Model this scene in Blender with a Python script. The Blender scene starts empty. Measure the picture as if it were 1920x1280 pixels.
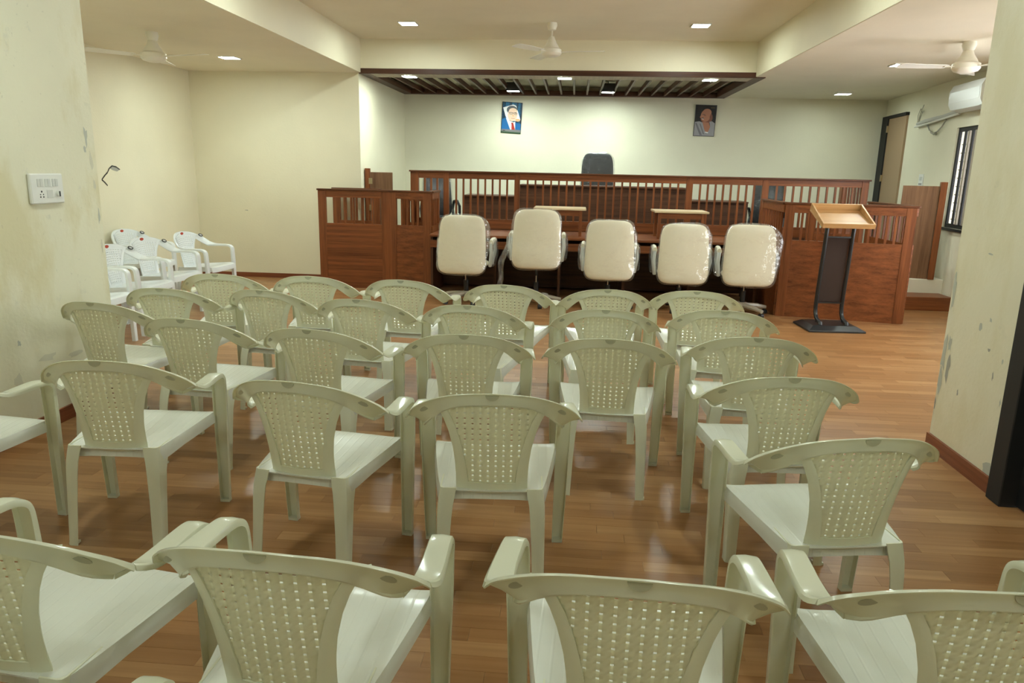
import bpy, bmesh, math, random
from mathutils import Vector, Matrix, noise
random.seed(7)
V = Vector
sc = bpy.context.scene
COL = sc.collection

# ------------------------------------------------------------------ camera, world, exposure
FPX, YAW, PITCH, ROLL, CAMZ = 1377.1, -0.0792, 0.2289, 0.02164, 1.55
cy, sy, cp, sp = math.cos(YAW), math.sin(YAW), math.cos(PITCH), math.sin(PITCH)
fwd = V((sy*cp, cy*cp, -sp)); right = V((cy, -sy, 0)); up = right.cross(fwd)
cr, sr = math.cos(ROLL), math.sin(ROLL)
r2 = cr*right + sr*up; u2 = -sr*right + cr*up
cam = bpy.data.cameras.new('camera'); camo = bpy.data.objects.new('camera', cam); COL.objects.link(camo)
cam.sensor_width = 36; cam.lens = FPX/1920*36; cam.clip_start = .05; cam.clip_end = 100
m = Matrix((r2, u2, -fwd)).transposed().to_4x4(); m.translation = (0, 0, CAMZ)
camo.matrix_world = m
sc.camera = camo
w = bpy.data.worlds.new('world'); sc.world = w; w.use_nodes = True
w.node_tree.nodes['Background'].inputs[0].default_value = (.93, .96, 1, 1)
w.node_tree.nodes['Background'].inputs[1].default_value = 9.5
sc.view_settings.view_transform = 'Standard'; sc.view_settings.look = 'None'
sc.view_settings.gamma = 1; sc.view_settings.use_curve_mapping = False
sc.view_settings.exposure = 0.0
sc.cycles.max_bounces = 8
sc.cycles.sample_clamp_indirect = 6
LAMP = 230.0           # strength of the LED diffusers

# ------------------------------------------------------------------ materials
def srgb(r, g, b):
    f = lambda c: (c/255/12.92) if c/255 < .04045 else ((c/255+.055)/1.055)**2.4
    return (f(r), f(g), f(b), 1)
class NT:
    def __init__(s, name):
        s.m = bpy.data.materials.new(name); s.m.use_nodes = True
        s.t = s.m.node_tree; s.p = s.t.nodes['Principled BSDF']; s.out = s.t.nodes['Material Output']
    def n(s, typ, **kw):
        x = s.t.nodes.new(typ)
        for k, v in kw.items():
            if k.startswith('i_'):
                k = k[2:]
                x.inputs[int(k) if k.isdigit() else k.replace('_', ' ')].default_value = v
            else: setattr(x, k, v)
        return x
    def l(s, a, b): s.t.links.new(a, b)
    def ramp(s, fac, stops):
        r = s.n('ShaderNodeValToRGB'); e = r.color_ramp.elements
        while len(e) < len(stops): e.new(.5)
        for q, (pos, c) in zip(e, stops): q.position = pos; q.color = c
        s.l(fac, r.inputs[0]); return r.outputs[0]
    def mix(s, fac, a, b, mode='MIX'):
        x = s.n('ShaderNodeMix', data_type='RGBA', blend_type=mode)
        for sock, v in ((x.inputs[0], fac), (x.inputs[6], a), (x.inputs[7], b)):
            if isinstance(v, (int, float, tuple)): sock.default_value = v
            else: s.l(v, sock)
        return x.outputs[2]
    def noise(s, scale, detail=3, vec=None, rough=.5):
        x = s.n('ShaderNodeTexNoise'); x.inputs['Scale'].default_value = scale; x.inputs['Detail'].default_value = detail
        x.inputs['Roughness'].default_value = rough
        if vec is not None: s.l(vec, x.inputs['Vector'])
        return x.outputs['Fac']
    def coord(s, scale=(1, 1, 1), which='Object', loc=None):
        c = s.n('ShaderNodeTexCoord'); mp = s.n('ShaderNodeMapping'); mp.inputs['Scale'].default_value = scale
        s.l(c.outputs[which], mp.inputs[0])
        if loc is not None: s.l(loc, mp.inputs[1])
        return mp.outputs[0]
    def bump(s, h, strength, dist=.01):
        b = s.n('ShaderNodeBump'); b.inputs['Strength'].default_value = strength; b.inputs['Distance'].default_value = dist
        s.l(h, b.inputs['Height']); s.l(b.outputs[0], s.p.inputs['Normal'])
    def base(s, c):
        if isinstance(c, tuple): s.p.inputs['Base Color'].default_value = c
        else: s.l(c, s.p.inputs['Base Color'])
    def set(s, **kw):
        for k, v in kw.items(): s.p.inputs[k.replace('_', ' ')].default_value = v
        return s
M = {}
def plain(name, col, rough=.5, metal=0, **kw):
    a = NT(name); a.base(col); a.set(Roughness=rough, Metallic=metal, **kw); M[name] = a.m; return a.m
def wallmat(name, col, stain=0.0, damp=0.0):
    a = NT(name); g = a.coord(which='Object')
    n1 = a.noise(1.3, 4, g); n2 = a.noise(45, 3, g)
    c = a.mix(a.ramp(n1, [(.35, (0, 0, 0, 1)), (.7, (1, 1, 1, 1))]), col, tuple(x*.93 for x in col[:3])+(1,))
    if stain:
        # yellow damp stains and scuffs with a shape of their own
        v = a.coord((1.6, 1.6, .7)); s1 = a.noise(1.9, 5, v, .6)
        c = a.mix(a.ramp(s1, [(.52, (0, 0, 0, 1)), (.66, (stain, stain, stain, 1))]), c, (.56, .47, .20, 1))
        s2 = a.noise(7, 6, g, .7)
        c = a.mix(a.ramp(s2, [(.63, (0, 0, 0, 1)), (.70, (stain*.7, stain*.7, stain*.7, 1))]), c, (.50, .50, .42, 1))
        s3 = a.noise(26, 2, g, .7)
        c = a.mix(a.ramp(s3, [(.70, (0, 0, 0, 1)), (.73, (stain*.6,)*3+(1,))]), c, (.38, .36, .28, 1))
    a.base(c); a.set(Roughness=.55); a.bump(n2 if not stain else a.mix(.5, a.noise(12, 5, g), n2), .12 if not stain else .25, .01)
    M[name] = a.m; return a.m
WALL = (.80, .745, .555, 1)
wallmat('wall_paint', WALL)
wallmat('wall_stained', (.775, .745, .57, 1), .42)
wallmat('wall_chipped', (.785, .74, .57, 1), .22)
wallmat('niche_paint', (.79, .75, .58, 1))
wallmat('ceiling_paint', (.87, .80, .64, 1))
plain('plaster', (.36, .35, .30, 1), .9); plain('crack', (.05, .045, .035, 1), .9); plain('peel', (.47, .48, .41, 1), .8); plain('peel_light', (.62, .60, .47, 1), .8)

def wood(name, dark, light, axis='x', rough=.38, sc_=1.0):
    a = NT(name); long_, short = .8*sc_, 26*sc_
    s = {'x': (long_, short, short), 'y': (short, long_, short), 'z': (short, short, long_)}[axis]
    oi = a.n('ShaderNodeObjectInfo'); r = a.n('ShaderNodeVectorMath', operation='SCALE'); cmb = a.n('ShaderNodeCombineXYZ')
    for i in range(3): a.l(oi.outputs['Random'], cmb.inputs[i])
    a.l(cmb.outputs[0], r.inputs[0]); r.inputs['Scale'].default_value = 23
    g = a.coord(s, loc=r.outputs[0])
    n1 = a.noise(1.0, 5, g, .55); n2 = a.noise(6, 3, g, .6)
    f = a.mix(.35, n1, n2)
    mid = tuple((dark[i]+light[i])/2 for i in range(3))+(1,)
    c = a.ramp(f, [(.36, dark), (.50, mid), (.66, light)])
    a.base(c); a.set(Roughness=rough); a.p.inputs['Specular IOR Level'].default_value = .3; a.bump(n2, .05, .004); M[name] = a.m
WD, WL = (.115, .032, .0095, 1), (.275, .088, .027, 1)
for ax in 'xyz': wood('wood_'+ax, WD, WL, ax)
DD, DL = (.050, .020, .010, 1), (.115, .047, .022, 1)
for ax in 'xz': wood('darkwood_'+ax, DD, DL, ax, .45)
wood('capwood_x', (.070, .021, .007, 1), (.15, .050, .017, 1), 'x'); wood('gatewood_z', (.13, .062, .03, 1), (.25, .13, .066, 1), 'z', .4)
wood('slatwood_y', (.045, .016, .008, 1), (.10, .038, .018, 1), 'y', .45)
wood('slatwood_x', (.045, .016, .008, 1), (.10, .038, .018, 1), 'x', .45)
wood('slatpale_y', (.34, .28, .21, 1), (.48, .41, .31, 1), 'y', .5)
wood('beech_x', (.38, .20, .072, 1), (.52, .30, .125, 1), 'x', .36, .6)
wood('laminate_x', (.52, .38, .22, 1), (.66, .52, .34, 1), 'x', .35, .6)
wood('baseboard_wood', (.16, .045, .018, 1), (.26, .085, .035, 1), 'x', .4)
wood('baseboard_wood_y', (.16, .045, .018, 1), (.26, .085, .035, 1), 'y', .4)

def floormat(name, rnd):
    a = NT(name)
    if rnd == 'obj': r = a.n('ShaderNodeObjectInfo').outputs['Random']
    else: r = a.n('ShaderNodeNewGeometry').outputs['Random Per Island']
    wn = a.n('ShaderNodeTexWhiteNoise', noise_dimensions='1D'); a.l(r, wn.inputs['W'])
    geo = a.n('ShaderNodeNewGeometry'); mp = a.n('ShaderNodeMapping'); mp.inputs['Scale'].default_value = (1.1, 26, 4)
    a.l(geo.outputs['Position'], mp.inputs[0])
    off = a.n('ShaderNodeVectorMath', operation='SCALE'); a.l(wn.outputs['Color'], off.inputs[0]); off.inputs['Scale'].default_value = 30
    a.l(off.outputs[0], mp.inputs[1])
    g = a.noise(1.3, 2.5, mp.outputs[0], .5)
    tone = a.ramp(wn.outputs['Value'], [(0, (.285, .138, .053, 1)), (.35, (.335, .166, .066, 1)), (.7, (.365, .187, .077, 1)), (1, (.43, .238, .106, 1))])
    c = a.mix(a.ramp(g, [(.35, (0, 0, 0, 1)), (.65, (1, 1, 1, 1))]), a.mix(1, tone, (.84, .80, .76, 1), 'MULTIPLY'), tone)
    a.base(c); a.set(Roughness=.30); a.p.inputs['Specular IOR Level'].default_value = .27
    M[name] = a.m
floormat('plank_obj', 'obj'); floormat('plank_island', 'island')
plain('subfloor', (.06, .025, .012, 1), .8)

def plastic(name, col, trans, tcol, rough=.16, lines=False):
    a = NT(name); n = a.noise(60, 2, a.coord())
    n0 = a.noise(4, 4, a.coord())
    a.base(a.mix(a.ramp(n0, [(.4, (0, 0, 0, 1)), (.75, (1, 1, 1, 1))]), col, tuple(x*.92 for x in col[:3])+(1,)))
    a.set(Roughness=rough); a.p.inputs['IOR'].default_value = 1.5
    if lines:
        wv = a.n('ShaderNodeTexWave', wave_type='BANDS', bands_direction='X'); a.l(a.coord(), wv.inputs['Vector'])
        wv.inputs['Scale'].default_value = 9; a.bump(a.ramp(wv.outputs['Fac'], [(.0, (0, 0, 0, 1)), (.12, (1, 1, 1, 1))]), .25, .002)
    else: a.bump(n, .02, .002)
    if trans:
        t = a.n('ShaderNodeBsdfTranslucent'); t.inputs[0].default_value = tcol
        mx = a.n('ShaderNodeMixShader'); mx.inputs[0].default_value = trans
        a.l(a.p.outputs[0], mx.inputs[1]); a.l(t.outputs[0], mx.inputs[2]); a.l(mx.outputs[0], a.out.inputs[0])
    M[name] = a.m
CREAM = (.86, .87, .72, 1)
plastic('chair_plastic', CREAM, .26, (.84, .81, .60, 1))
plastic('chair_seat_plastic', (.74, .75, .68, 1), .0, (.8, .78, .55, 1), .2, True)
plastic('chair_panel_plastic', (.84, .83, .67, 1), .32, (.86, .83, .62, 1), .25)
plastic('chair_thin_plastic', (.83, .82, .67, 1), .55, (.92, .90, .72, 1), .25)
plastic('chair_white', (.86, .89, .89, 1), .12, (.85, .85, .8, 1), .16)
plastic('chair_mark', (.47, .47, .34, 1), 0, (0, 0, 0, 1), .4)
plain('sticker_red', (.45, .06, .03, 1), .4); plain('sticker_black', (.03, .03, .03, 1), .3); plain('sticker_silver', (.6, .6, .6, 1), .3)
def leather(name, col):
    a = NT(name); a.base(col); a.set(Roughness=.5); a.bump(a.noise(5, 4, a.coord()), .10, .03); M[name] = a.m
leather('cream_leather', (.87, .80, .62, 1)); leather('black_leather', (.014, .015, .017, 1))
def film(name, k):
    # clear polythene: see-through, a faint milky part and sharp wrinkled reflections
    a = NT(name); tr = a.n('ShaderNodeBsdfTransparent'); tr.inputs[0].default_value = (.97, .97, .97, 1)
    gl = a.n('ShaderNodeBsdfGlossy'); gl.inputs['Roughness'].default_value = .10
    bp = a.n('ShaderNodeBump'); bp.inputs['Strength'].default_value = .9; bp.inputs['Distance'].default_value = .05
    a.l(a.mix(.45, a.noise(10, 3, a.coord()), a.noise(3.5, 2, a.coord((1.6, 1, .7)))), bp.inputs['Height']); a.l(bp.outputs[0], gl.inputs['Normal'])
    df = a.n('ShaderNodeBsdfTranslucent'); df.inputs[0].default_value = (.85, .86, .84, 1)
    m1 = a.n('ShaderNodeMixShader'); m1.inputs[0].default_value = k*.6; a.l(tr.outputs[0], m1.inputs[1]); a.l(df.outputs[0], m1.inputs[2])
    m2 = a.n('ShaderNodeMixShader'); lw = a.n('ShaderNodeLayerWeight'); lw.inputs[0].default_value = .18
    mr = a.n('ShaderNodeMapRange'); mr.inputs['To Min'].default_value = k; mr.inputs['To Max'].default_value = .55; a.l(lw.outputs['Facing'], mr.inputs['Value'])
    a.l(mr.outputs[0], m2.inputs[0]); a.l(m1.outputs[0], m2.inputs[1]); a.l(gl.outputs[0], m2.inputs[2])
    a.l(m2.outputs[0], a.out.inputs[0]); M[name] = a.m
film('film', .10); film('film_dense', .14); film('film_thin', .035)
plain('arm_grey', (.62, .64, .63, 1), .35); plain('pad_cream', (.80, .76, .62, 1), .4)
plain('black_metal', (.013, .013, .014, 1), .32); plain('black_plastic', (.018, .018, .019, 1), .4)
plain('chrome', (.6, .6, .6, 1), .2, 1); plain('base_wrapped', (.42, .37, .30, 1), .35)
plain('brown_cloth', (.036, .019, .013, 1), .95)
plain('white_plastic', (.80, .80, .76, 1), .3); plain('switch_grey', (.62, .63, .60, 1), .35); plain('hole_black', (.02, .02, .02, 1), .6)
plain('fan_cream', (.88, .85, .74, 1), .3); plain('fan_blade', (.90, .88, .80, 1), .3)
plain('black_frame', (.008, .008, .009, 1), .6); plain('door_tan', (.36, .245, .145, 1), .45)
plain('white_marble', (.80, .77, .64, 1), .4); plain('dais_carpet', (.05, .07, .06, 1), .8)
plain('grill', (.10, .09, .08, 1), .5); plain('curtain_bar', (.30, .26, .20, 1), .5)
plain('pipe_wrap', (.52, .52, .48, 1), .6); plain('cable_grey', (.35, .34, .28, 1), .5)
plain('brass', (.55, .45, .28, 1), .3, 1)
plain('ac_white', (.84, .86, .86, 1), .25)
for nm, c in dict(p_blue=(56, 150, 205), p_white=(240, 240, 238), p_skin=(238, 205, 178), p_hair=(90, 92, 98), p_suit=(30, 105, 165), p_red=(180, 55, 40), p_dark=(30, 25, 26), p_brown=(172, 110, 78), p_brown2=(120, 66, 44), p_cloth=(150, 148, 152), p_cloth2=(112, 110, 118), p_green=(60, 88, 62), p_peach=(232, 180, 130), p_grey=(128, 124, 128), p_line=(70, 60, 58), p_gold=(120, 100, 60)).items():
    plain(nm, srgb(*c), .3)
for nm, k in (('led', 1), ('led_panel', 1.1), ('led_box', 1.2), ('led_dim', .55)):
    a = NT(nm); a.base((1, 1, 1, 1)); a.p.inputs['Emission Color'].default_value = (.86, 1, .93, 1); a.p.inputs['Emission Strength'].default_value = LAMP*k; M[nm] = a.m
a = NT('brick_wall'); bt = a.n('ShaderNodeTexBrick'); a.l(a.coord((1, 1, 1), 'Object'), bt.inputs['Vector'])
bt.inputs['Color1'].default_value = (.17, .105, .075, 1); bt.inputs['Color2'].default_value = (.14, .09, .065, 1); bt.inputs['Mortar'].default_value = (.19, .16, .13, 1)
bt.inputs['Scale'].default_value = 4; a.base(bt.outputs['Color']); a.set(Roughness=.9); M['brick_wall'] = a.m
a = NT('window_glass'); tr = a.n('ShaderNodeBsdfTransparent'); gl = a.n('ShaderNodeBsdfGlossy'); gl.inputs['Roughness'].default_value = .03; mx = a.n('ShaderNodeMixShader'); mx.inputs[0].default_value = .06
a.l(tr.outputs[0], mx.inputs[1]); a.l(gl.outputs[0], mx.inputs[2]); a.l(mx.outputs[0], a.out.inputs[0]); M['window_glass'] = a.m

# ------------------------------------------------------------------ mesh helper
class MB:
    def __init__(s): s.v = []; s.f = []; s.mi = []; s.cur = 0
    def add(s, vs, fs):
        o = len(s.v); s.v += [tuple(p) for p in vs]; s.f += [[i+o for i in f] for f in fs]; s.mi += [s.cur]*len(fs); return s
    def box(s, x0, y0, z0, x1, y1, z1):
        p = [(x, y, z) for z in (z0, z1) for y in (y0, y1) for x in (x0, x1)]
        return s.add(p, [(0, 2, 3, 1), (4, 5, 7, 6), (0, 1, 5, 4), (2, 6, 7, 3), (0, 4, 6, 2), (1, 3, 7, 5)])
    def obox(s, o, ax, ay, az):
        o, ax, ay, az = V(o), V(ax), V(ay), V(az)
        p = [o+ax*i+ay*j+az*k for k in (0, 1) for j in (0, 1) for i in (0, 1)]
        fs = [(0, 2, 3, 1), (4, 5, 7, 6), (0, 1, 5, 4), (2, 6, 7, 3), (0, 4, 6, 2), (1, 3, 7, 5)]
        if ax.cross(ay).dot(az) < 0: fs = [f[::-1] for f in fs]
        return s.add(p, fs)
    def loops(s, ls, cap=True, closed=True):
        n = len(ls[0]); vs = [p for l in ls for p in l]; fs = []
        for i in range(len(ls)-1):
            for j in range(n if closed else n-1):
                k = (j+1) % n; fs.append((i*n+j, i*n+k, (i+1)*n+k, (i+1)*n+j))
        if cap: fs += [tuple(range(n))[::-1], tuple(range((len(ls)-1)*n, len(ls)*n))]
        return s.add(vs, fs)
    def tube(s, path, r, seg=8, ry=None):
        path = [V(p) for p in path]; ls = []; ref = None
        for i, p in enumerate(path):
            t = (path[min(i+1, len(path)-1)]-path[max(i-1, 0)]).normalized()
            if ref is None:
                ref = V((0, 0, 1)) if abs(t.z) < .9 else V((1, 0, 0))
            a_ = (ref - t*ref.dot(t)).normalized(); b_ = t.cross(a_); ref = a_
            rr = r[i] if isinstance(r, (list, tuple)) else r
            ls.append([p + a_*math.cos(q*2*math.pi/seg)*rr + b_*math.sin(q*2*math.pi/seg)*(ry or rr) for q in range(seg)])
        return s.loops(ls)
    def lathe(s, prof, c=(0, 0, 0), seg=20):
        c = V(c); return s.loops([[c+V((r*math.cos(q*2*math.pi/seg), r*math.sin(q*2*math.pi/seg), z)) for q in range(seg)] for r, z in prof])
    def poly(s, pts): return s.add(pts, [tuple(range(len(pts)))])
    def grid(s, fn, nu, nv):
        vs = [fn(i/nu, j/nv) for j in range(nv+1) for i in range(nu+1)]
        return s.add(vs, [(j*(nu+1)+i, j*(nu+1)+i+1, (j+1)*(nu+1)+i+1, (j+1)*(nu+1)+i) for j in range(nv) for i in range(nu)])
    def mesh(s, name, mats, smooth=False, bevel=0, solid=0, off=0):
        me = bpy.data.meshes.new(name); me.from_pydata(s.v, [], s.f)
        for x in (mats if isinstance(mats, (list, tuple)) else [mats]): me.materials.append(M[x])
        me.polygons.foreach_set('material_index', s.mi)
        bm = bmesh.new(); bm.from_mesh(me)
        bmesh.ops.remove_doubles(bm, verts=bm.verts, dist=1e-5)
        bmesh.ops.recalc_face_normals(bm, faces=bm.faces)
        if bevel:
            es = [e for e in bm.edges if len(e.link_faces) == 2 and e.calc_face_angle(0) > .6]
            bmesh.ops.bevel(bm, geom=es, offset=bevel, segments=1, affect='EDGES', clamp_overlap=True)
        if solid: bmesh.ops.solidify(bm, geom=bm.faces[:], thickness=solid)
        bm.to_mesh(me); bm.free()
        if smooth:
            me.polygons.foreach_set('use_smooth', [True]*len(me.polygons))
            if smooth != 'all': me.set_sharp_from_angle(angle=math.radians(38))
        return me
    def build(s, name, mats, parent=None, **kw):
        o = bpy.data.objects.new(name, s.mesh(name, mats, **kw)); COL.objects.link(o)
        if parent is not None: o.parent = parent
        return o
def tag(o, label, cat, group=None):
    o['label'] = label; o['category'] = cat
    if group: o['group'] = group
    return o
def thing(name, label, cat, loc=(0, 0, 0), rz=0, group=None):
    o = bpy.data.objects.new(name, None); COL.objects.link(o); o.location = loc; o.rotation_euler = (0, 0, rz); o.empty_display_size = .1
    return tag(o, label, cat, group)
def struct(name, mb, mat, parent=None, **kw):
    o = mb.build(name, mat, parent, **kw)
    if parent is None: o['kind'] = 'structure'
    return o
def B(*a): return MB().box(*a)
def copy_tree(o, parent=None):
    c = o.copy(); COL.objects.link(c); c.parent = parent
    for ch in o.children: copy_tree(ch, c)
    return c

# ------------------------------------------------------------------ room
LOWZ, HIZ = 2.763, 3.186
XL, XR = -2.89, 2.24                 # coffer sides
YB = 10.05                           # left back wall / beam plane
KR = .095
def rx(y): return 4.924-KR*(12.75-y) # slanted right wall
RO = V((rx(12.75), 12.75, 0)); RD = V((-KR, -1, 0)).normalized(); RN = V((1, -KR, 0)).normalized()  # along the wall to the camera; outward
def rbox(mb, u0, u1, n0, n1, z0, z1): return mb.obox(RO+RD*u0+RN*n0+V((0, 0, z0)), RD*(u1-u0), RN*(n1-n0), V((0, 0, z1-z0)))

fl = struct('floor', B(-5.6, -2.8, -.12, 5.4, 13.1, -.012), 'subfloor')
# planks: rows along x
PW, PL = .0745, .46
rows = int((12.9+2.6)/PW); cand = []
for j in range(rows):
    y0 = -2.6+j*PW; off = (j*0.37 % 1)*PL + random.uniform(-.05, .05); x = -5.5-off
    while x < 5.2:
        cand.append((x, y0)); x += PL
def inframe(x, y):
    d = V((x, y, -CAMZ)); zc = d.dot(fwd)
    if zc < .3: return None
    px, py = 960+FPX*d.dot(r2)/zc, 640-FPX*d.dot(u2)/zc
    return zc if -60 < px < 1980 and py < 1310 else None
vis = []; rest = []
for x, y in cand:
    zc = inframe(x+PL/2, y+PW/2)
    ok = zc and -3.0 < x+PL/2 < 3.2
    (vis if ok else rest).append((zc or 99, x, y))
vis.sort(); keep = vis[:300]; rest += vis[300:]
pm = B(.0004, .0004, -.012, PL-.0004, PW-.0004, 0).mesh('plank', 'plank_obj')
for zc, x, y in keep:
    o = bpy.data.objects.new('plank', pm); COL.objects.link(o); o.location = (x, y, random.uniform(-.0003, .0)); o.parent = fl
mb = MB()
for zc, x, y in rest: mb.box(x+.0004, y+.0004, -.012, x+PL-.0004, y+PW-.0004, random.uniform(-.0003, 0))
o = mb.build('laminate_planks', 'plank_island', fl); o['kind'] = 'stuff'

struct('wall_left', B(-5.45, 4.6, -.1, -5.25, 10.25, 3.3), 'wall_paint')
struct('wall_left_front', B(-5.45, -2.7, -.1, -3.06, 4.6, 3.3), 'wall_stained')
struct('wall_back_left', B(-5.45, YB, -.1, -2.91, 12.95, 3.3), 'wall_paint')
struct('wall_back', B(-3.1, 12.73, -.1, 5.3, 12.93, 3.3), 'niche_paint')
struct('wall_rear', B(-5.5, -2.8, -.1, 5.4, -2.6, 3.3), 'wall_paint')
# right wall, slanted, with two window openings
W1 = (2.98, 4.35, .97, 2.17); W2 = (4.8, 7.7, .6, 2.45)
mb = MB()
rbox(mb, -.3, W1[0], 0, .2, -.1, 3.3); rbox(mb, W1[0], W1[1], 0, .2, -.1, W1[2]); rbox(mb, W1[0], W1[1], 0, .2, W1[3], 3.3)
rbox(mb, W1[1], W2[0], 0, .2, -.1, 3.3); rbox(mb, W2[0], W2[1], 0, .2, -.1, W2[2]); rbox(mb, W2[0], W2[1], 0, .2, W2[3], 3.3)
rbox(mb, W2[1], 8.9, 0, .2, -.1, 3.3)
struct('wall_right', mb, 'niche_paint')
mb = MB(); mb.box(2.16, 3.62, -.1, 4.6, 4.33, 3.3); mb.box(2.16, 2.45, 2.35, 2.4, 3.62, 3.3); mb.box(2.16, -2.7, -.1, 2.4, 2.45, 3.3)
struct('wall_right_front', mb, 'wall_chipped')
# ceilings and beams
struct('ceiling', B(XL-.02, -2.7, HIZ, XR+.02, YB+.02, HIZ+.1), 'ceiling_paint')
struct('ceiling_left', B(-5.4, -2.7, LOWZ, XL, YB+.1, HIZ+.1), 'ceiling_paint')
struct('ceiling_right', B(XR, -2.7, LOWZ, 5.4, YB+.01, HIZ+.1), 'ceiling_paint')
mb = MB(); mb.box(2.36, YB, LOWZ, 5.4, 12.9, HIZ+.1)
struct('ceiling_back_right', mb, 'ceiling_paint')
struct('ceiling_back', B(-3.0, YB+.13, 2.90, 2.37, 12.9, HIZ+.1), 'wall_paint')
struct('beam_left', B(XL-.005, -2.7, LOWZ+.002, XL+.012, YB, HIZ), 'wall_paint')
struct('beam_right', B(XR-.012, -2.7, LOWZ+.002, XR+.005, YB, HIZ), 'wall_paint')
struct('beam_back', B(XL, YB, 2.815, XR+.1, YB+.14, HIZ+.05), 'wall_paint')
# baseboards
struct('baseboard_back_left', B(-5.25, YB-.015, 0, -2.95, YB+.01, .062), 'baseboard_wood')
struct('baseboard_left_front', B(-3.065, -2.6, 0, -3.045, 4.6, .085), 'baseboard_wood_y')
struct('baseboard_right_front', B(2.145, 3.63, 0, 2.165, 4.335, .085), 'baseboard_wood_y')
mb = MB(); rbox(mb, 3.2, 8.5, -.012, .01, 0, .02); struct('baseboard_right', mb, 'white_marble')
# near door on the right: black frame and leaf
dd = struct('door_1', B(2.12, 3.50, 0, 2.30, 3.62, 2.35), 'black_frame', bevel=.004)
B(2.12, 2.45, 2.26, 2.30, 3.5, 2.35).build('door_frame', 'black_frame', dd)
B(2.12, 2.45, 0, 2.30, 2.55, 2.26).build('door_frame', 'black_frame', dd)
B(2.20, 2.55, .01, 2.24, 3.5, 2.26).build('door_leaf', 'black_frame', dd)
# far door on the right wall
mb = MB(); rbox(mb, -.02, .31, -.05, .03, .34, 2.50); d2 = struct('door_2', mb, 'black_frame', bevel=.004)
mb = MB(); rbox(mb, .31, 1.14, -.05, .03, 2.455, 2.50); mb.build('door_frame', 'black_frame', d2)
mb = MB(); rbox(mb, .31, 1.12, -.03, .02, .36, 2.455); mb.build('door_leaf', 'door_tan', d2, bevel=.003)
for z in (.75, 1.5, 2.25):
    mb = MB(); rbox(mb, .30, .34, -.055, -.03, z, z+.1); mb.build('hinge', 'brass', d2)

# window 1: dark frame, mesh, vertical folded bars, pane
def window(name, W, detail):
    mb = MB(); u0, u1, z0, z1 = W; t = .05
    rbox(mb, u0, u0+t, .02, .045, z0, z1); rbox(mb, u1-t, u1, .02, .045, z0, z1); rbox(mb, u0+t, u1-t, .02, .045, z1-t, z1); rbox(mb, u0+t, u1-t, .02, .045, z0, z0+t)
    wn = struct(name, mb, 'black_frame', bevel=.003)
    mb = MB(); rbox(mb, u0+t, u1-t, .030, .034, z0+t, z1-t); mb.build('window_pane', 'window_glass', wn)
    mb = MB(); rbox(mb, u0-.02, u1+.02, -.03, .1, z0-.03, z0); mb.build('window_sill', 'black_frame', wn)
    k = int((z1-z0)/.10)
    for i in range(1, k):
        mb = MB(); z = z0+i*.10; mb.tube([RO+RD*(u0+.03)+RN*.07+V((0, 0, z)), RO+RD*(u1-.03)+RN*.07+V((0, 0, z))], .006, 5); mb.build('grill_bar', 'grill', wn)
    n = int((u1-u0)/.11)
    for i in range(1, n):
        mb = MB(); u = u0+i*.11; mb.tube([RO+RD*u+RN*.078+V((0, 0, z0+.01)), RO+RD*u+RN*.078+V((0, 0, z1-.01))], .006, 5); mb.build('grill_bar', 'grill', wn)
    if detail:
        for i in range(5):
            mb = MB(); u = u0+.24+i*.10; rbox(mb, u, u+.05, .0, .018, z0+.05, z1-.05); mb.build('sash_stile', 'black_frame' if i % 2 == 0 else 'curtain_bar', wn, bevel=.003)
    return wn
window('window_1', W1, True); window('window_2', W2, False)
o = struct('wall_outside', MB().obox(RO+RD*-12+RN*1.3+V((0, 0, -1)), RD*16.2, RN*.2, V((0, 0, 7))), 'brick_wall')

# damage on walls: hole with crack on the left wall
wl = bpy.data.objects['wall_left']
mb = MB(); mb.poly([(-5.2485, y, z) for y, z in [(8.115, 1.478), (8.168, 1.505), (8.24, 1.492), (8.31, 1.462), (8.25, 1.440), (8.17, 1.455)]]); mb.build('chipped_plaster', 'plaster', wl)
pts = [(8.168, 1.503), (8.11, 1.475), (8.07, 1.43), (8.02, 1.40), (7.955, 1.352), (8.0, 1.325), (8.05, 1.285)]
mb = MB()
for (a0, b0), (a1, b1) in zip(pts, pts[1:]):
    d = V((a1-a0, b1-b0)).normalized()*.009; mb.poly([(-5.248, a0-d.y, b0+d.x), (-5.248, a1-d.y*.8, b1+d.x*.8), (-5.248, a1+d.y*.8, b1-d.x*.8), (-5.248, a0+d.y, b0-d.x)])
mb.poly([(-5.248, y, z) for y, z in [(8.16, 1.51), (8.24, 1.50), (8.315, 1.465), (8.30, 1.458), (8.24, 1.483), (8.17, 1.495)]])
mb.build('wall_crack', 'crack', wl)
def blob(mb, plane, u, v, ru, rv, n=11, seed=0):
    rnd = random.Random(seed); ps = []
    for i in range(n):
        q = i*2*math.pi/n; k = rnd.uniform(.45, 1.15); ps.append(plane(u+ru*math.cos(q)*k, v+rv*math.sin(q)*k))
    mb.poly(ps)
wr = bpy.data.objects['wall_right_front']; P = lambda y, z: (2.1588, y, z)
for i, (y, z, a_, b_) in enumerate([(3.98, .80, .016, .030), (3.90, .85, .012, .014), (3.87, .70, .012, .012), (4.305, .58, .03, .13), (4.31, .43, .026, .11), (4.24, .50, .022, .08), (4.305, .95, .02, .14), (4.26, .64, .03, .06), (3.80, .58, .008, .03), (3.70, .47, .008, .025), (3.74, .67, .008, .02), (4.32, .27, .010, .04), (4.0, 1.18, .03, .006), (3.70, .10, .07, .05), (4.10, .40, .010, .02)]):
    mb = MB(); blob(mb, P, y, z, a_, b_, 11, i); mb.build('peeled_patch', 'peel' if i % 3 != 2 else 'plaster', wr)
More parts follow.
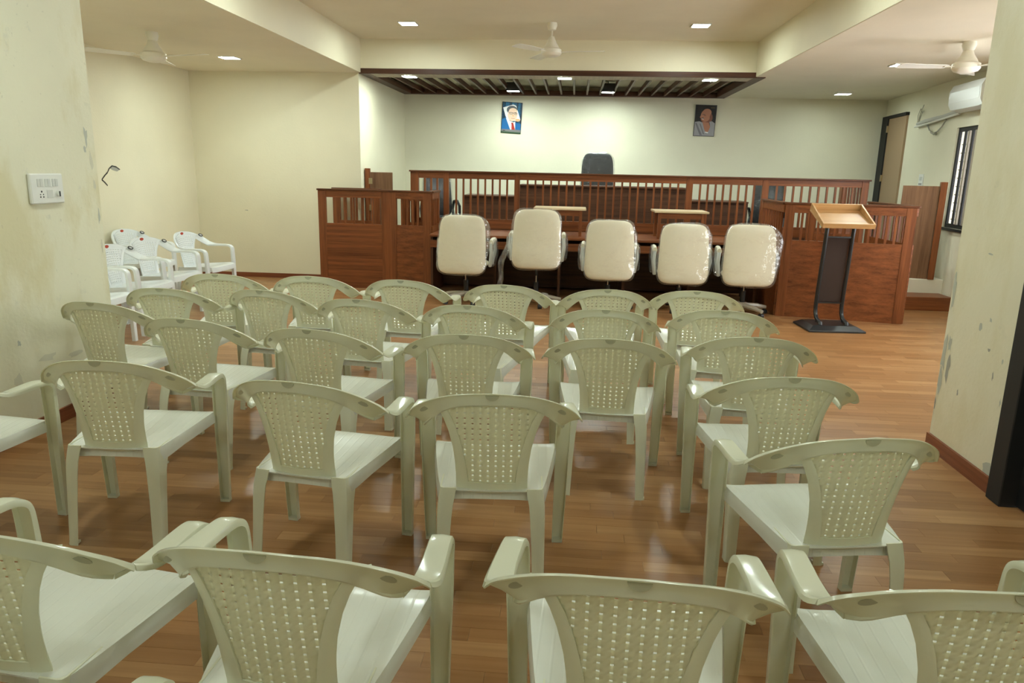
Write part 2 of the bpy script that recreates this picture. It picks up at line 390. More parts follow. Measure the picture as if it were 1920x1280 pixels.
wl2 = bpy.data.objects['wall_left_front']; P = lambda y, z: (-3.0588, y, z)
for i, (y, z, a_, b_) in enumerate([(4.52, 1.70, .02, .07), (4.55, 1.55, .02, .06), (4.56, 1.40, .015, .05), (4.50, 1.62, .015, .03), (3.70, .34, .05, .05), (3.95, .42, .12, .03), (4.57, 1.2, .012, .06), (4.2, .38, .10, .025), (4.57, 1.02, .012, .05), (3.75, .55, .02, .02)]):
    mb = MB(); blob(mb, P, y, z, a_, b_, 11, 40+i); mb.build('peeled_patch', 'peel_light' if i % 3 else 'peel', wl2)
mb = MB(); blob(mb, lambda x, z: (x, YB-.0012, z), -4.55, .93, .03, .008, 8, 3); mb.build('chipped_plaster', 'plaster', bpy.data.objects['wall_back_left'])

# dais, steps
struct('dais', B(-2.91, 10.03, 0, 4.95, 12.73, .34), 'dais_carpet')
mb = MB(); mb.obox((3.72, 9.5, 0), (rx(9.5)-3.72, 0, 0), (0, .54, 0), (0, 0, .335)); s1 = struct('stair_riser', mb, 'white_marble', bevel=.004)
mb = MB(); mb.obox((3.70, 9.14, 0), (rx(9.2)-3.70, 0, 0), (0, .36, 0), (0, 0, .165)); struct('stair_step', mb, 'wood_x', bevel=.004)

# ------------------------------------------------------------------ slatted ceiling panel
t = thing('slatted_ceiling_panel', 'dark brown slatted wooden panel hung under the ceiling above the bench', 'ceiling panel')
X0, X1, Y0, Y1 = -2.905, 2.35, YB-.012, 12.72
mb = MB(); mb.box(X0, Y0, 2.752, X1, Y0+.035, 2.818); mb.build('fascia', 'slatwood_x', t, bevel=.003)
mb = MB(); mb.box(X0, Y0+.035, 2.755, X1, Y0+.42, 2.79); mb.build('front_board', 'slatpale_y', t, bevel=.002)
mb = MB(); mb.box(X0, Y1-.13, 2.752, X1, Y1, 2.83); mb.build('back_board', 'slatwood_x', t, bevel=.003)
mb = MB(); mb.box(X0, Y0+.035, 2.752, X0+.14, Y1-.13, 2.83); mb.build('side_board', 'slatwood_y', t, bevel=.003)
mb = MB(); mb.box(X1-.14, Y0+.035, 2.752, X1, Y1-.13, 2.85); mb.build('side_board', 'slatwood_y', t, bevel=.003)
n = 23
for i in range(n):
    x = X0+.14+(X1-X0-.28)*(i+1)/(n+1)
    mb = MB(); mb.box(x-.014, Y0+.40, 2.765, x+.014, Y1-.13, 2.835); mb.build('slat', 'slatwood_y', t)

# ------------------------------------------------------------------ lamps
def downlight(x, y, z, label, s=.105, name='recessed_downlight', drop=.012, led='led'):
    t = thing(name, label, 'light', (x, y, z), 0, 'square led downlights')
    f = MB()
    for (a0, b0, a1, b1) in ((-s, -s, s, -s+.014), (-s, s-.014, s, s), (-s, -s+.014, -s+.014, s-.014), (s-.014, -s+.014, s, s-.014)): f.box(a0, b0, -drop, a1, b1, 0)
    f.build('frame', 'white_plastic', t)
    B(-s+.014, -s+.014, -drop+.003, s-.014, s-.014, -.001).build('diffuser', led, t)
    return t
downlight(-2.0, 8.99, HIZ, 'square white downlight in the raised middle ceiling, left of the middle fan')
downlight(1.34, 9.0, HIZ, 'square white downlight in the raised middle ceiling, right of the middle fan')
downlight(-4.07, 8.77, LOWZ, 'square white downlight in the low left ceiling beside the left fan')
downlight(3.50, 8.82, LOWZ, 'square white downlight in the low right ceiling beside the right fan')
downlight(3.86, 11.67, LOWZ, 'square white downlight hanging loose from the right ceiling near the back wall', drop=.03, led='led_dim')
for y, q in ((5.9, 'the far chair rows'), (3.0, 'the near chair rows'), (.2, 'the viewpoint'), (-1.7, 'the rear wall')):  # rearmost pair is unseen, added as fill on the chair backs
    for x, e in ((-2.0, 'left'), (1.34, 'right')): downlight(x, y, HIZ, 'square white downlight in the raised ceiling over %s, %s one' % (q, e), led='led' if y > 2 else 'led_dim')
downlight(-4.2, 5.0, LOWZ, 'square white downlight in the low left ceiling, outside the frame')
downlight(3.4, 5.9, LOWZ, 'square white downlight in the low right ceiling, outside the frame')
for x, q in ((-2.275, 'left'), (-.193, 'middle'), (1.697, 'right')):
    downlight(x, Y0+.23, 2.754, 'slim downlight on the front edge of the slatted panel, the %s one of three' % q, .10, 'panel_downlight', led='led_panel')
for x, q in ((-1.006, 'above the blue portrait'), (.445, 'above the tall black chair')):
    t = thing('box_spotlight', 'black box spotlight hung between the slats %s' % q, 'light', (x, 11.87, 2.735), 0, 'black box spotlights')
    mb = MB()
    for (a0, b0, a1, b1) in ((-.10, -.10, .10, -.09), (-.10, .09, .10, .10), (-.10, -.09, -.09, .09), (.09, -.09, .10, .09)): mb.box(a0, b0, 0, a1, b1, .125)
    mb.box(-.09, -.09, .115, .09, .09, .125); mb.build('housing', 'black_plastic', t)
    B(-.088, -.088, .004, .088, .088, .02).build('diffuser', 'led_box', t)
    MB().tube([(0, 0, .12), (0, 0, .166)], .006, 6).build('hanging_rod', 'black_metal', t)

# ------------------------------------------------------------------ ceiling fans
def fan(x, y, z, zh, angs, label):
    t = thing('ceiling_fan', label, 'fan', (x, y, zh), 0, 'ceiling fans')
    h = z-zh
    MB().lathe([(.012, h), (.055, h), (.06, h-.03), (.045, h-.075), (.018, h-.085)], seg=16).build('canopy', 'fan_cream', t, smooth=True)
    MB().lathe([(.011, .13), (.011, h-.08)], seg=8).build('rod', 'fan_cream', t, smooth=True)
    MB().lathe([(.014, .17), (.03, .165), (.055, .10), (.085, .055), (.09, .04)], seg=20).build('motor_cone', 'fan_cream', t, smooth=True)
    mb = MB(); mb.lathe([(.09, .04), (.115, .025), (.118, -.015), (.10, -.04), (.05, -.055), (.005, -.058)], seg=24); mb.build('motor', 'fan_cream', t, smooth=True)
    for a_ in angs:
        c, s = math.cos(math.radians(a_)), math.sin(math.radians(a_)); R = lambda u, v, w: (c*u-s*v, s*u+c*v, w)
        mb = MB(); mb.obox(R(.10, -.02, -.006), V(R(.10, 0, 0)), V(R(0, .04, 0)), V((0, 0, .006))); br = mb.build('blade_bracket', 'fan_cream', t)
        def sec(u, w_, tilt): return [R(u, v*w_, v*w_*tilt+dz) for v, dz in ((-1, 0), (0, .006), (1, 0), (1, -.004), (0, .001), (-1, -.004))]
        mb = MB(); mb.loops([sec(.17, .045, .12), sec(.20, .058, .12), sec(.40, .064, .14), sec(.58, .066, .15), sec(.605, .055, .15)]); mb.build('blade', 'fan_blade', t, smooth=True)
fan(-.33, 8.93, HIZ, 2.875, (-8, -128, 112), 'cream ceiling fan in the middle above the judges bench')
fan(-4.09, 7.19, LOWZ, 2.545, (-14, -134, 106), 'cream ceiling fan on the low left ceiling above the white chairs')
fan(3.49, 7.37, LOWZ, 2.55, (183, 63, -57), 'cream ceiling fan on the low right ceiling, partly behind the pillar')

# ------------------------------------------------------------------ bench railings and boxes
def rail_panel(t, p0, p1, z0, z1, zo0, zo1, nb, post0=True, post1=True, pw=.10, th=.045, cap=True, solid=True, barw=.024, band=False):
    """A straight railing panel from p0 to p1 (xy): posts, top rail, balusters, solid board below."""
    p0, p1 = V((p0[0], p0[1], 0)), V((p1[0], p1[1], 0)); d = p1-p0; L = d.length; d.normalize(); nrm = V((-d.y, d.x, 0))*th
    def bx(u0, u1, a0, a1, k0=0, k1=1): return MB().obox(p0+d*u0+nrm*(k0-.5)+V((0, 0, a0)), d*(u1-u0), nrm*(k1-k0), V((0, 0, a1-a0)))
    u0, u1 = (pw if post0 else 0), L-(pw if post1 else 0)
    if post0: bx(0, pw, z0, z1).build('post', 'wood_z', t, bevel=.002)
    if post1: bx(L-pw, L, z0, z1).build('post', 'wood_z', t, bevel=.002)
    if zo1 < z1: bx(u0, u1, zo1, z1, .05, .95).build('top_rail', 'wood_x', t, bevel=.002)
    if solid and zo0 > z0: bx(u0, u1, z0, zo0, .12, .88).build('panel', 'wood_x', t)
    if cap: bx(-.012, L+.012, z1, z1+.022, -.25, 1.25).build('cap_rail', 'capwood_x', t, bevel=.003)
    for i in range(nb):
        c = u0+(u1-u0)*(i+1)/(nb+1); bx(c-barw/2, c+barw/2, zo0, zo1, .25, .75).build('baluster', 'wood_z', t)
ZB = 1.25
t = thing('witness_box', 'right brown wooden witness box with barred top behind the lectern', 'witness box')
A_, B_, C_, D_ = (2.33, 8.47), (3.62, 8.22), (3.60, 9.45), (2.37, 9.62)
rail_panel(t, A_, B_, 0, ZB, .86, 1.16, 12)
rail_panel(t, (D_[0], D_[1]), A_, 0, ZB, .86, 1.16, 8, True, False)
rail_panel(t, B_, C_, 0, ZB, .86, 1.16, 8, False, True)
rail_panel(t, (2.95, 9.70), (3.58, 9.58), 0, ZB-.08, .86, 1.10, 4, cap=False)
t = thing('witness_box', 'left brown wooden witness box with barred top against the cream wall', 'witness box')
A_, B_, C_, D_ = (-3.29, 9.40), (-2.36, 9.40), (-1.80, 9.30), (-1.82, 9.90)
rail_panel(t, A_, B_, 0, ZB, .835, 1.165, 5)
rail_panel(t, B_, C_, 0, ZB, .835, 1.165, 4, True, True)
rail_panel(t, C_, D_, 0, ZB, .835, 1.165, 7, False, True)
rail_panel(t, (-3.27, 9.93), (-2.62, 9.93), 0, ZB, .84, 1.165, 5, cap=True)
rail_panel(t, (-2.30, 9.88), (-1.95, 9.88), 0, ZB-.05, .84, 1.12, 2, cap=False)

t = thing('court_railing', 'long brown wooden balustrade across the front of the raised bench', 'railing')
YF = 10.0; FZ0, FZ1, FO0, FO1 = .77, 1.505, .90, 1.425
px = [(-2.21, -2.10), (-1.762, -1.689), (-.805, -.734), (1.454, 1.536), (2.426, 2.507), (3.672, 3.758)]
for a0, a1 in px: B(a0, YF-.028, 0 if a0 in (-2.21, 3.672) else FZ0, a1, YF+.028, FZ1).build('post', 'wood_z', t, bevel=.002)
for (a0, a1), nb in zip([(-2.10, -1.762), (-1.689, -.805), (-.734, 1.454), (1.536, 2.426), (2.507, 3.672)], (3, 8, 20, 8, 10)):
    B(a0, YF-.022, FO1, a1, YF+.022, FZ1).build('top_rail', 'wood_x', t, bevel=.002)
    B(a0, YF-.022, FZ0, a1, YF+.022, FO0).build('bottom_rail', 'wood_x', t, bevel=.002)
    for i in range(nb):
        c = a0+(a1-a0)*(i+1)/(nb+1); B(c-.012, YF-.014, FO0, c+.012, YF+.014, FO1).build('baluster', 'wood_z', t)
B(-2.225, YF-.05, FZ1, 3.775, YF+.05, FZ1+.022).build('cap_rail', 'capwood_x', t, bevel=.003)
B(-2.10, YF-.02, 0, 3.672, YF+.02, FZ0).build('lower_board', 'darkwood_x', t)
rail_panel(t, (3.73, 10.03), (3.73, 10.9), .34, FZ1, FO0, FO1, 6, False, True)

# clerks' desk in front
t = thing('clerk_desk', 'long low brown desk behind the cream chairs between the witness boxes', 'desk')
DX0, DX1, DY0 = -1.76, 2.24, 8.98
B(DX0, DY0, .735, DX1, 9.97, .765).build('worktop', 'wood_x', t, bevel=.003)
B(DX0, DY0+.05, .60, DX1, DY0+.075, .69).build('apron', 'wood_x', t, bevel=.002)
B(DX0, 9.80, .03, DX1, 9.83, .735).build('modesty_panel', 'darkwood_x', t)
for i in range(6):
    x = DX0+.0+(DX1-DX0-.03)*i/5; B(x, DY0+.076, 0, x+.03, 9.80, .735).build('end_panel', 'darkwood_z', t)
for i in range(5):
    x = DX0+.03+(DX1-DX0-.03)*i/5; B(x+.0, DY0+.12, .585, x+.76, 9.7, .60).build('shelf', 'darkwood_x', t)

def riser_stand(x0, x1, y0, y1, label):
    t = thing('table_stand', label, 'stand', ((x0+x1)/2, (y0+y1)/2, .765))
    hw, hd, H_ = (x1-x0)/2, (y1-y0)/2, .32
    MB().obox((-hw, -hd, H_), (2*hw, 0, 0), (0, 2*hd, .0), (0, 0, .022)).build('top', 'laminate_x', t, bevel=.002)
    B(-hw+.05, -hd+.05, H_-.07, hw-.05, -hd+.07, H_).build('apron', 'wood_x', t); B(-hw+.05, hd-.07, H_-.07, hw-.05, hd-.05, H_).build('apron', 'wood_x', t)
    for sx in (-1, 1):
        for sy_ in (-1, 1): B(sx*(hw-.065)-.018, sy_*(hd-.06)-.018, 0, sx*(hw-.065)+.018, sy_*(hd-.06)+.018, H_).build('leg', 'wood_z', t)
riser_stand(-.50, .15, 9.20, 9.72, 'small light-topped stand on the long desk behind the second cream chair')
riser_stand(.98, 1.63, 9.15, 9.68, 'small light-topped stand on the long desk behind the fourth cream chair')

# judges' tables on the dais
def judge_table(x0, x1, y0, zt, label):
    t = thing('judge_table', label, 'table', ((x0+x1)/2, y0, .34)); hw = (x1-x0)/2; h = zt-.34
    B(-hw, 0, 0, hw, .02, h-.022).build('front_panel', 'darkwood_x', t); B(-hw, -.03, h-.022, hw, .55, h).build('top', 'darkwood_x', t, bevel=.003)
    B(-hw, .02, 0, -hw+.02, .53, h-.022).build('side_panel', 'darkwood_z', t); B(hw-.02, .02, 0, hw, .53, h-.022).build('side_panel', 'darkwood_z', t)
judge_table(-.80, 1.60, 10.85, 1.355, 'high dark wooden table behind the middle of the balustrade')
judge_table(-1.62, -.86, 10.85, 1.187, 'lower dark wooden table behind the left balustrade bars')
judge_table(1.66, 2.46, 10.85, 1.182, 'lower dark wooden table behind the right balustrade bars')

# gates
def gate(name, label, loc, dx, dy, H0, sgn, two):
    t = thing(name, label, 'gate', loc); d = V((dx, dy, 0)); L = d.length; d.normalize(); n_ = V((-d.y, d.x, 0))
    MB().obox(d*.075, d*(L-.075), n_*.03, V((0, 0, H0-.02))).build('panel', 'gatewood_z', t, bevel=.003)
    MB().obox(-n_*.03, d*.07, n_*.09, V((0, 0, H0+.03))).build('post', 'wood_z', t, bevel=.003)
    for z in (.15, .62, H0-.18): MB().obox(d*.05-n_*.036+V((0, 0, z)), d*.05, n_*.006, V((0, 0, .08))).build('hinge', 'brass', t)
    return t
gate('swing_gate', 'brown wooden gate standing open behind the left witness box', (-2.90, 10.22, .34), .37, .06, 1.165, 1, 1)
gate('swing_gate', 'brown wooden gate standing open at the top of the right steps', (4.50, 9.53, .335), -.46, .12, 1.155, 1, 1)

# ------------------------------------------------------------------ lectern
t = thing('lectern', 'black metal lectern with slanted pale wooden tray and dark brown panel', 'lectern', (2.72, 7.83, 0), math.radians(3))
mb = MB(); mb.loops([[(-.29, -.24, 0), (.29, -.24, 0), (.29, .24, 0), (-.29, .24, 0)], [(-.29, -.24, .018), (.29, -.24, .018), (.29, .24, .018), (-.29, .24, .018)], [(-.22, -.15, .055), (.22, -.15, .055), (.22, .18, .055), (-.22, .18, .055)]])
mb.build('base', 'black_plastic', t, bevel=.003)
for x in (-.135, .135):
    pth = [(x, -.12, .055), (x, -.115, .075), (x, -.06, .085), (x, -.0, .10), (x*1.0, .045, .15), (x, .06, .22), (x, .05, .4), (x, .02, .7), (x, .0, .95), (x, -.01, 1.03), (x, .0, 1.10)]
    MB().tube(pth, .021, 10).build('upright', 'black_metal', t, smooth=True)
    MB().tube([(x, .02, .06), (x, .03, .35)], .0035, 6).build('stay_wire', 'black_metal', t)
mb = MB(); mb.obox((-.115, .065, .27), (.23, 0, 0), (0, .012, 0), (0, -.06, .68)); mb.build('front_panel', 'brown_cloth', t, bevel=.003)
B(-.13, .045, .255, .13, .065, .27).build('crossbar', 'black_metal', t); B(-.13, -.01, .945, .13, .012, .96).build('crossbar', 'black_metal', t)
Rl = Matrix.Rotation(math.radians(21), 3, 'X'); o0 = V((-.26, -.20, 1.055))
def lb(x0, y0, z0, x1, y1, z1): return MB().obox(o0+Rl @ V((x0, y0, z0)), Rl @ V((x1-x0, 0, 0)), Rl @ V((0, y1-y0, 0)), Rl @ V((0, 0, z1-z0)))
lb(0, 0, 0, .52, .42, .018).build('tray_floor', 'beech_x', t, bevel=.002)
lb(0, 0, .018, .52, .018, .05).build('tray_lip', 'beech_x', t, bevel=.002)
lb(0, .402, .018, .52, .42, .085).build('tray_back', 'beech_x', t, bevel=.002)
for x in (0, .502):
    mb = MB(); q = [(x, .018, .018), (x, .402, .018), (x, .402, .085), (x, .018, .05)]; mb.loops([[o0+Rl @ V(p) for p in q], [o0+Rl @ V((p[0]+.018, p[1], p[2])) for p in q]]); mb.build('tray_side', 'beech_x', t, bevel=.002)

# ------------------------------------------------------------------ office chairs
def spow(c, e): return math.copysign(abs(c)**e, c)
def squad(mb, c, a, b, h, e1, e2, nu=28, nv=14, taper=0, bow=0, jitter=0, seed=0, flare=0):
    """superquadric cushion: half sizes a (x), b (y, thickness), h (z); rounded rectangle seen along y."""
    ls = []
    for j in range(nv+1):
        ph = -math.pi/2+math.pi*j/nv; l = []
        for i in range(nu):
            th = 2*math.pi*i/nu
            k = max(spow(math.cos(ph), e1), 1e-4)
            x, z, y = a*k*spow(math.cos(th), e2), h*k*spow(math.sin(th), e2), b*spow(math.sin(ph), e1)
            x *= 1-taper*z/h
            y += bow*(x/a)**2
            if jitter:
                nn = noise.noise_vector(V((x*7+seed, y*9, z*7)))*jitter
                x += nn.x; y += nn.y; z += nn.z
                if flare:
                    s_ = flare*max(0, (x/a)*math.copysign(1, flare)-.72)*max(0, 1-abs(z/h-.35)*1.4); x += s_*(1+.5*noise.noise(V((z*25, seed, 0)))); y += abs(s_)*.15
            l.append(V(c)+V((x, y, z)))
        ls.append(l)
    mb.loops(ls)
    return mb
def arms(t, s, z, mat_a, mat_p, x=.305):
    mb = MB(); pts = [(s*x, -.02, z-.015), (s*x, .12, z), (s*x, .27, z-.005)]
    mb.tube(pts, [.034, .036, .03], 10, .026); mb.build('arm_pad', mat_p, t, smooth=True)
    for q0, q1 in (((s*x, -.02, z-.03), (s*(x-.01), .0, z-.29)), ((s*x, .26, z-.02), (s*(x-.02), .2, z-.29))):
        mb = MB(); q0, q1 = V(q0), V(q1); mid = (q0+q1)/2+V((s*.015, -.035 if q0.y < .1 else .04, .03))
        mb.tube([q0, q0*.7+mid*.3, mid, q1*.5+mid*.5, q1], .02, 8, .03)
        mb.build('arm_bracket', mat_a, t, smooth=True)
def office_chair(label, loc, rz, dz, flare, seed, yb=-.22):
    t = thing('office_chair', label, 'chair', loc, rz, 'cream office chairs in plastic wrap')
    cz = .705+dz
    bk = squad(MB(), (0, 0, 0), .272, .055, .335, .42, .36, taper=.055, bow=.035).build('backrest', 'cream_leather', t, smooth='all')
    bk.location = (0, yb, cz); bk.rotation_euler = (math.radians(-7), 0, 0)
    fm = squad(MB(), (0, 0, 0), .287, .066, .35, .40, .38, 44, 22, .05, .035, .016, seed, flare).build('plastic_wrap', 'film', bk, smooth='all')
    st = squad(MB(), (0, 0, 0), .26, .25, .05, .5, .9).build('seat', 'cream_leather', t, smooth='all'); st.location = (0, .06, .46+dz)
    for s in (-1, 1): arms(t, s, .735+dz, 'arm_grey', 'pad_cream')
    fa = MB(); squad(fa, (.318, .12, .60+dz), .038, .17, .16, .6, .6, 20, 10, 0, 0, .02, seed+3); fa.build('arm_wrap', 'film', t, smooth='all')
    fa = MB(); squad(fa, (-.318, .12, .60+dz), .038, .17, .16, .6, .6, 20, 10, 0, 0, .02, seed+5); fa.build('arm_wrap', 'film', t, smooth='all')
    MB().obox((-.10, -.02, .40+dz), (.2, 0, 0), (0, .2, 0), (0, 0, .03)).build('seat_plate', 'black_metal', t)
    MB().tube([(0, .0, .42+dz), (0, -.17, .40+dz), (0, -.20, .5+dz)], .02, 8).build('back_bracket', 'black_metal', t)
    MB().lathe([(.028, .10), (.03, .27), (.016, .275), (.016, .40+dz)], (0, .06, 0), 14).build('gas_column', 'black_metal', t, smooth=True)
    MB().tube([(0, .03, .27), (0, .03, .35)], .008, 6).build('lever', 'chrome', t)
    MB().lathe([(.04, .07), (.05, .08), (.045, .13), (.03, .14)], (0, .06, 0), 14).build('hub', 'base_wrapped', t, smooth=True)
    for k in range(5):
        q = 2*math.pi*k/5+.4+seed; c, s = math.cos(q), math.sin(q)
        MB().tube([(c*.03, .06+s*.03, .105), (c*.18, .06+s*.18, .095), (c*.30, .06+s*.30, .075)], [.03, .026, .022], 8).build('base_arm', 'base_wrapped', t, smooth=True)
        mb = MB(); e = V((c*.29, .06+s*.29, .027)); ax = V((-s, c, 0)); mb.tube([e-ax*.022, e+ax*.022], .0265, 12); mb.build('castor', 'black_plastic', t, smooth=True)
    return t
office_chair('cream office chair in plastic wrap, leftmost of the five at the long desk', (-1.25, 8.55, 0), math.radians(-3), .005, .24, 1)
oc2 = office_chair('tallest cream office chair in plastic wrap with a hanging plastic strip', (-.412, 8.56, 0), math.radians(1), .09, -.08, 2)
office_chair('cream office chair in plastic wrap, third from the left at the long desk', (.425, 8.54, 0), math.radians(-2), -.008, .14, 3)
office_chair('cream office chair in plastic wrap, fourth from the left at the long desk', (1.248, 8.54, 0), math.radians(-2), -.025, .15, 4)
office_chair('cream office chair in plastic wrap, rightmost of the five beside the right witness box', (1.952, 8.42, 0), math.radians(-5), -.008, .34, 5)
mb = MB(); mb.grid(lambda u, v: (-.34-.11*v+.02*math.sin(v*9)-(u-.5)*(.035+.03*math.sin(v*3)), .02+.02*math.sin(u*5), .80-.62*v*(1-.1*u)), 4, 12); mb.build('hanging_wrap', 'film_dense', oc2, smooth='all', solid=.003)

def judge_chair(label, loc, rz, w_, h_):
    t = thing('judge_chair', label, 'chair', loc, rz, 'black leather chairs behind the bench')
    bk = squad(MB(), (0, 0, 0), w_, .06, h_/2, .42, .36, taper=.05, bow=-.03).build('backrest', 'black_leather', t, smooth='all')
    bk.location = (0, .22, .48+h_/2); bk.rotation_euler = (math.radians(-8), 0, 0)
    squad(MB(), (0, 0, 0), w_+.014, .073, h_/2+.012, .40, .38, 40, 20, .05, -.03, .022, 9, .06).build('plastic_wrap', 'film_thin', bk, smooth='all')
    st = squad(MB(), (0, 0, 0), w_, .25, .05, .5, .9).build('seat', 'black_leather', t, smooth='all'); st.location = (0, 0, .46)
    for s in (-1, 1):
        x = s*(w_+.035)
        MB().tube([(x, .16, .46), (x, .22, .60), (x, .14, .72), (x, -.05, .73), (x, -.17, .66), (x, -.18, .56), (x, -.08, .46)], .022, 8).build('armrest', 'black_plastic', t, smooth=True)
    MB().lathe([(.03, .08), (.03, .3), (.016, .31), (.016, .42)], seg=12).build('gas_column', 'black_metal', t, smooth=True)
    for k in range(5):
        q = 2*math.pi*k/5; MB().tube([(0, 0, .09), (math.cos(q)*.3, math.sin(q)*.3, .06)], [.03, .02], 8).build('base_arm', 'black_metal', t, smooth=True)
        MB().tube([(math.cos(q)*.29-.02, math.sin(q)*.29, .027), (math.cos(q)*.29+.02, math.sin(q)*.29, .027)], .0265, 10).build('castor', 'black_plastic', t, smooth=True)
    return t
judge_chair('tall black chair in plastic wrap behind the middle of the balustrade', (.335, 11.45, .34), 0, .25, 1.02)
judge_chair('black chair in plastic wrap behind the left end of the balustrade', (-2.05, 11.35, .34), math.radians(25), .22, .70)
judge_chair('black chair in plastic wrap behind the right witness box', (2.80, 11.35, .34), math.radians(-30), .22, .68)

# ------------------------------------------------------------------ moulded plastic armchairs
def cat(keys, t):
    n = len(keys)-1; x = t*n; i = min(int(x), n-1); f = x-i
    g = lambda k: keys[max(0, min(n, k))]
    out = []
    for a0, a1, a2, a3 in zip(g(i-1), g(i), g(i+1), g(i+2)):
        out.append(.5*((2*a1)+(-a0+a2)*f+(2*a0-5*a1+4*a2-a3)*f*f+(-a0+3*a1-3*a2+a3)*f**3))
    return out
def strip(keys, s, n):
    """sweep an inverted-channel strip; key = P(3), W(3), half-width, outer lip, inner lip."""
    ls = []; qs = [cat(keys, i/n) for i in range(n+1)]
    ps = [V((q[0]*s, q[1], q[2])) for q in qs]
    for i, q in enumerate(qs):
        t = (ps[min(i+1, n)]-ps[max(i-1, 0)]).normalized(); W_ = V((q[3]*s, q[4], q[5])); W_ = (W_-t*W_.dot(t)).normalized()
        N_ = W_.cross(t)*s; hw, lo, li = q[6], q[7], q[8]
        prof = [(-1, -li), (-.99, -li*.25), (-.86, .0015), (0, .004), (.86, .0015), (.99, -lo*.25), (1, -lo), (.90, -lo), (.84, -.0045), (0, -.0025), (-.84, -.0045), (-.90, -li)]
        ls.append([ps[i]+W_*(a_*hw)+N_*b_ for a_, b_ in prof])
    return ls
RAIL = [(0, -.262, .777, 0, -.05, 1, .023, .010, .002), (.07, -.257, .773, .06, -.06, 1, .023, .010, .002), (.14, -.239, .760, .15, -.10, .97, .0255, .011, .002), (.205, -.204, .730, .28, -.16, .95, .031, .013, .004),
        (.255, -.158, .689, .48, -.2, .85, .038, .015, .008), (.285, -.105, .652, .80, -.18, .50, .040, .016, .014)]
ARM = [(.285, -.105, .652, .80, -.18, .50, .040, .016, .014), (.296, -.055, .642, .95, -.08, .20, .036, .016, .016), (.297, .015, .641, 1, 0, .04, .032, .017, .017), (.292, .09, .642, 1, 0, 0, .0305, .018, .018), (.288, .145, .639, 1, 0, 0, .030, .018, .018),
       (.285, .178, .625, 1, 0, 0, .030, .018, .018), (.283, .195, .600, 1, 0, 0, .031, .018, .018), (.281, .201, .55, 1, 0, 0, .031, .02, .02), (.279, .205, .46, 1, 0, 0, .031, .022, .022)]
LEG = [(.279, .205, .46, 1, 0, 0, .031, .022, .022), (.277, .208, .34, 1, 0, 0, .028, .026, .026), (.274, .213, .17, 1, 0, 0, .025, .028, .028), (.270, .218, .0, 1, 0, 0, .022, .03, .03)]
def yb(z): return -.200-.060*max(0, (z-.42)/.36)**.9
def lin(tab, z):
    for (a0, b0), (a1, b1) in zip(tab, tab[1:]):
        if z <= a1: f = (z-a0)/(a1-a0); f = max(0, f); return b0+(b1-b0)*f
    return tab[-1][1]
XO = [(.40, .131), (.46, .131), (.52, .134), (.58, .142), (.64, .157), (.69, .176), (.725, .197), (.755, .225)]
XI = [(.40, .084), (.44, .086), (.50, .093), (.56, .104), (.62, .119), (.68, .140), (.735, .170), (.77, .19)]
def S(x, z, d=0): return V((x, yb(z)+1.25*x*x+d, z))   # backrest surface; d pushes towards the sitter
def ztop(x): return .752-.55*x*x
